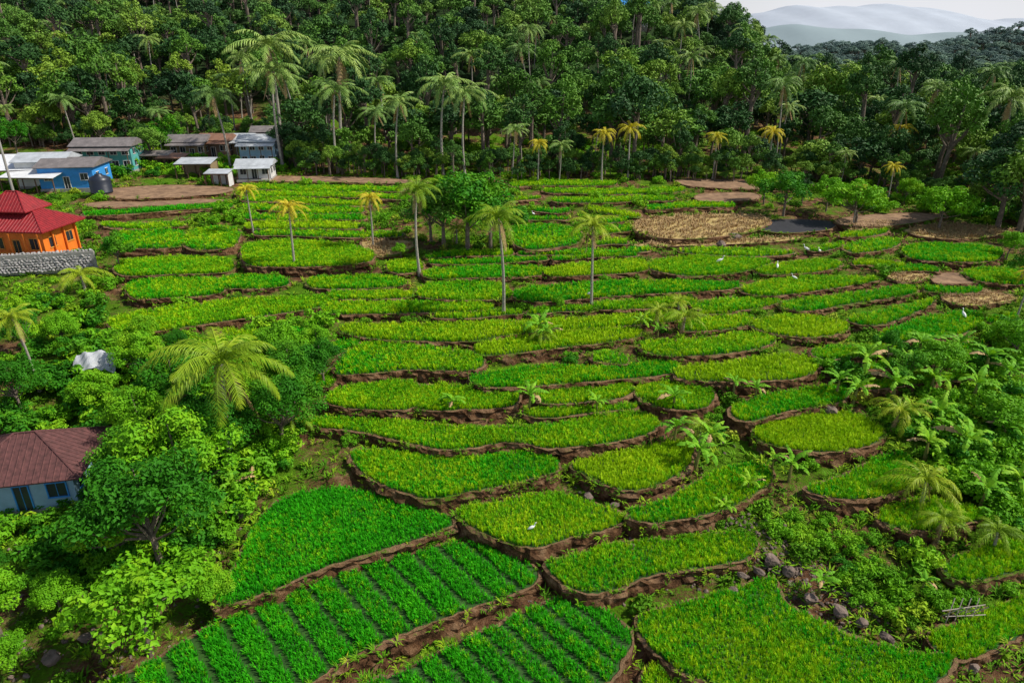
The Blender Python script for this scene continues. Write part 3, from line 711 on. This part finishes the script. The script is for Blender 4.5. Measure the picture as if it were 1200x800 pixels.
blue=pm('blue_paint',(.04,.30,.75)); lblue=pm('pale_blue_paint',(.30,.48,.62)); tin=pm('tin_sheet',(.55,.58,.61),.45,.6,.8,wave=4); tin_d=pm('old_tin_sheet',(.24,.21,.20),.6,.5,1,wave=4); tarp=pm('white_tarp',(.8,.81,.82),.5); bamboo=pm('bamboo',(.30,.22,.12)); teal=pm('teal_paint',(.10,.40,.38)); rust=pm('rusty_tin',(.30,.15,.09),.7,.5,1,wave=4)
# orange villa
root,z0=house('orange_house',36,296,9.5,6,3.0,orange,redtile,1.9,'hip',R(-6),eave=.9,posts=False,nw=4,frame=pm('yellow_trim',(.75,.32,.05)))
part(root,'upper_storey',[((-.5,.3,4.3),(3.8,2.6,1.5))],orange)
roof(root,'upper_roof',6.0,4.6,4.75,1.7,redtile,'hip',.12,(-.5,.3))
part(root,'veranda_posts',[((x,-3.9,1.55),(.2,.2,2.9)) for x in np.linspace(-4.5,4.9,6)]+[((4.95,y,1.55),(.2,.2,2.9)) for y in (-1.5,.5,2.6)],orange)
part(root,'balcony_railing',[((.2,-3.95,1.0),(9.3,.08,.1)),((.2,-3.95,.55),(9.3,.05,.06))]+[((x,-3.95,.6),(.06,.05,.85)) for x in np.arange(-4.3,4.8,.4)],pm('orange_rail',(.85,.28,.04)))
part(root,'veranda_floor',[((0,-3.4,0),(10.2,1.9,.3))],conc)
root.scale=(1.05,1.05,1.25)
wallstone=surf('wall_stone',(.16,.15,.15),(.5,.48,.46),2.5,.9,.5)
def stone_wall(name,u0,v0,u1,v1,h,nlay=5):
    a,_=hit(u0,v0); b,_=hit(u1,v1); L=np.linalg.norm(b-a); pts=[];sc_=[]
    for j in range(nlay):
        for i in range(int(L/.42)):
            q=a+(b-a)*((i+.5*(j%2)+random.uniform(-.1,.1))*.42/L); pts.append((q[0],q[1]+j*.08,q[2]+j*h/nlay+.1)); sc_.append([.27*random.uniform(.85,1.15)]*3)
    n=len(pts); root=bpy.data.objects.new(name,None); link(root)
    cm=[]
    for m in rk:
        c_=m.copy(); c_.materials[0]=wallstone; cm.append(c_)
    scatter('stones',pts,rots(n,.6),sc_,rng.integers(0,4,n),make_coll(name+'_stone',cm),root)
    c=(a+b)/2; o=part(root,'backing',[((0,0,h/2-.3),(L,.35,h+.2))],conc); o.location=(c[0],c[1]+.45,c[2]); o.rotation_euler=(0,0,math.atan2(b[1]-a[1],b[0]-a[0]))
stone_wall('stone_retaining_wall',-60,325,112,314,2.4,8)
# village
root,_=house('blue_house',92,216,9,8,3.6,blue,tin_d,1.2,'gable',R(8),posts=False,nw=3)
house('white_house',62,214,8,7,4.2,whitep,tin,1.2,'gable',R(8),posts=False)
def shed(name,u,v,w,d,h,rf,rz,rh=.8,wall=None):
    p,t=hit(u,v); root=bpy.data.objects.new(name,None); root.location=p; root.rotation_euler=(0,0,rz); link(root)
    part(root,'posts',[((x,y,h/2-.6),(.16,.16,h+1.2)) for x in np.linspace(-w/2+.2,w/2-.2,4) for y in (-d/2+.2,d/2-.2)],woodm)
    if wall: part(root,'back_wall',[((0,d/2-.1,h/2-.4),(w-.5,.1,h+.8)),((w/2-.25,0,h/2-.4),(.1,d-.6,h+.8))],wall)
    roof(root,'roof',w,d,h,rh,rf,'shed',.08)
    part(root,'beams',[((0,-d/2+.2,h-.12),(w,.12,.14))],woodm); return root
shed('market_shed',22,215,17,9,3.0,tarp,R(10),1.6)
shed('tarp_shelter',45,222,10,5,2.4,tarp,R(-4),.9)
house('teal_stilt_house',132,197,11,6,4.6,teal,tin_d,1.3,'gable',R(4),floors=2,nw=5,posts=True)
house('timber_house',226,184,7.5,5,3.4,bamboo,tin_d,1.3,'gable',R(5),floors=1,nw=4)
house('timber_house',258,182,6.5,5,3.4,pm('brown_wall',(.22,.14,.10)),rust,1.2,'gable',R(-5),nw=3)
house('timber_house',285,180,5.5,5,3.2,bamboo,tin,1.1,'gable',R(4),nw=3)
shed('tin_shed',232,204,7,4.5,2.2,tin,R(3),.6,bamboo)
house('white_village_house',308,192,7,5.5,4.8,lblue,tin,1.1,'gable',R(3),floors=2,nw=4)
house('white_village_house',302,207,6,4.2,2.4,whitep,tin,.9,'gable',R(6),nw=3)
house('white_village_house',318,176,6.5,5,4.2,whitep,tin_d,1.1,'gable',R(6),floors=2,nw=3)
shed('tin_shed',258,214,4.5,3,1.8,tin,0,.4,whitep)
shed('tin_shed',178,194,9,4,2.2,tin_d,R(2),.5,bamboo)
shed('tin_shed',205,196,5.5,4,2.0,rust,R(-4),.5,bamboo)
# hut lower left
house('blue_hut',50,572,6.8,5.4,2.6,lblue,browntile,2.1,'hip',R(12),eave=.9,posts=False,nw=3,frame=blue)
def lathe(root,name,prof,mat,n=20,loc=(0,0,0)):
    V=[];Fc=[]
    for r,z in prof:
        for k in range(n): V.append((r*math.cos(k*6.2832/n),r*math.sin(k*6.2832/n),z))
    for i in range(len(prof)-1):
        for k in range(n): Fc.append((i*n+k,i*n+(k+1)%n,(i+1)*n+(k+1)%n,(i+1)*n+k))
    mb=MB();mb.add(V,Fc); o=bpy.data.objects.new(name,mb.mesh(name,[mat],True)); o.location=loc; link(o,root); return o
p,_=hit(120,226); root=bpy.data.objects.new('water_tank',None); root.location=p; link(root)
lathe(root,'tank_body',[(0,0),(1.7,0),(1.75,.3),(1.7,.35),(1.75,1.3),(1.7,1.35),(1.75,2.2),(1.5,2.7),(.6,3.1),(.6,3.25),(0,3.3)],pm('black_plastic',(.02,.025,.04),.4))
for (u,v,h) in [(16,226,104),(232,150,40)]:
    p,t=hit(u,v); root=bpy.data.objects.new('utility_pole',None); root.location=p; link(root); H=h*t/F
    mb=MB(); mb.tube([(0,0,-.6),(0,0,H)],[.24,.15],0,10); link(bpy.data.objects.new('pole',mb.mesh('pole',[conc])),root)
    part(root,'crossarm',[((0,0,H-.5),(2.0,.12,.12)),((0,0,H-1.2),(1.4,.12,.12))],woodm)
    lathe(root,'insulator',[(0,0),(.08,.02),(.1,.12),(.05,.2),(0,.22)],whitep,8,(.8,0,H-.44))
    lathe(root,'insulator',[(0,0),(.08,.02),(.1,.12),(.05,.2),(0,.22)],whitep,8,(-.8,0,H-.44))
# tarp shelter among trees
p,t=hit(120,438); root=bpy.data.objects.new('tarp_shelter',None); root.location=p; link(root)
import bmesh
bm=bmesh.new(); bmesh.ops.create_grid(bm,x_segments=24,y_segments=16,size=1)
for v in bm.verts:
    x,y=v.co.x,v.co.y; v.co=Vector((x*2.0,y*1.3+.1*math.sin(x*5),2.3*(1-.5*abs(y)**1.3-.2*x*x)+.10*math.sin(x*9+y*5)+.06*math.sin(x*17-y*11)))
me=bpy.data.meshes.new('tarp'); bm.to_mesh(me); bm.free(); me.materials.append(pm('grey_tarp',(.55,.57,.6),.6,.6)); link(bpy.data.objects.new('tarp',me),root)
part(root,'poles',[((x,y,.4),(.08,.08,2.0)) for x in(-1.5,1.5) for y in(-1,1)],woodm)
# egrets standing in the paddies
egw=pm('white_feather',(.85,.85,.83),.7,.9); egb=pm('bird_bill',(.7,.45,.05),.5); egl=pm('bird_leg',(.04,.04,.03),.6)
def egret(u,v,rz,s=1.0):
    p,t=hit(u,v); x,y=p[0],p[1]; zz=float(ground_z(np.array([x]),np.array([y]))[0])
    for P,zk,*_ in paddies:
        if inside(np.array([x]),np.array([y]),P)[0]: zz=zk
    root=bpy.data.objects.new('egret',None); root.location=(x,y,zz); root.rotation_euler=(0,0,rz); root.scale=(s,s,s); link(root)
    mb=MB()
    mb.tube([(-.42,0,.50),(-.34,0,.55),(-.2,0,.62),(0,0,.70),(.16,0,.76),(.24,0,.80),(.30,0,.90),(.27,0,1.0),(.31,0,1.10),(.38,0,1.15),(.44,0,1.15),(.47,0,1.145)],[.01,.06,.12,.15,.12,.07,.045,.035,.035,.05,.035,.01],0,10)
    mb.tube([(.45,0,1.15),(.60,0,1.12)],[.018,.004],1,6)
    for sy in(-.05,.05): mb.tube([(0,sy,.62),(-.04,sy,.34),(.0,sy,.03),(.07,sy,.0)],[.03,.012,.012,.008],2,5)
    link(bpy.data.objects.new('body',mb.mesh('body',[egw,egb,egl],True)),root)
for i,(u,v,s) in enumerate([(843,312,1.15),(910,318,1),(945,293,1.15),(960,296,1.1),(690,352,.9),(623,630,.72),(1128,374,1.1),(930,330,.9),(625,250,1)]): egret(u,v,i*1.3,s)
# bamboo rack
p,t=hit(1125,722); root=bpy.data.objects.new('bamboo_rack',None); root.location=(p[0],p[1],p[2]+.1); link(root); mb=MB()
for k in range(4):
    x=-.8+k*.5; mb.tube([(x-.3,-.4,-.6),(x+.45,.4,1.0)],[.03,.03],0,5); mb.tube([(x+.5,-.4,1.05),(x-.2,.4,-.6)],[.03,.03],0,5)
mb.tube([(-1.2,0,.35),(1.4,.1,.75)],[.035,.035],0,5); mb.tube([(-1.1,-.25,.15),(1.3,-.25,.3)],[.03,.03],0,5)
link(bpy.data.objects.new('poles',mb.mesh('poles',[pm('grey_bamboo',(.45,.38,.30))])),root)
house('hillside_house',742,32,9,7,7,whitep,blue,2,'gable',0,posts=False)
# ---------------------------------------------------------------- light and camera
EL,AZ=R(48),R(92)
w=bpy.data.worlds.new('World'); sc.world=w; w.use_nodes=True; nt=w.node_tree; bg=nt.nodes['Background']
sky=nt.nodes.new('ShaderNodeTexSky'); sky.sky_type='NISHITA'; sky.sun_disc=False; sky.sun_elevation=EL; sky.sun_rotation=AZ; sky.dust_density=1.0; sky.air_density=1.0
tc=nt.nodes.new('ShaderNodeTexCoord'); sx=nt.nodes.new('ShaderNodeSeparateXYZ'); nt.links.new(tc.outputs['Generated'],sx.inputs[0])
mr=nt.nodes.new('ShaderNodeMapRange'); nt.links.new(sx.outputs[2],mr.inputs[0]); mr.inputs[1].default_value=0; mr.inputs[2].default_value=.35; mr.inputs[3].default_value=.95; mr.inputs[4].default_value=.08
nz_=nt.nodes.new('ShaderNodeTexNoise'); nz_.inputs['Scale'].default_value=3; nt.links.new(tc.outputs['Generated'],nz_.inputs['Vector'])
cf=math_(nt,'MULTIPLY',mr.outputs[0],math_(nt,'ADD',nz_.outputs[0],.55),True)
cl=mixc(nt,cf,sky.outputs[0],(8.2,8.3,8.8))
nt.links.new(cl,bg.inputs[0]); bg.inputs[1].default_value=.10
s=bpy.data.lights.new('sun','SUN'); s.energy=5; s.angle=R(.6); s.color=(1,.95,.85); so=bpy.data.objects.new('sun',s); link(so)
d=Vector((math.sin(AZ)*math.cos(EL),math.cos(AZ)*math.cos(EL),math.sin(EL))); so.rotation_euler=d.to_track_quat('Z','Y').to_euler()
cam=bpy.data.cameras.new('camera'); co=bpy.data.objects.new('camera',cam); link(co); co.location=(0,0,CAMZ); co.rotation_euler=(R(90)-PITCH,0,0)
cam.sensor_width=36; cam.lens=F/1200*36; cam.clip_end=12000; cam.clip_start=.5; sc.camera=co
sc.view_settings.view_transform='Standard'; sc.view_settings.look='None'; sc.view_settings.exposure=0
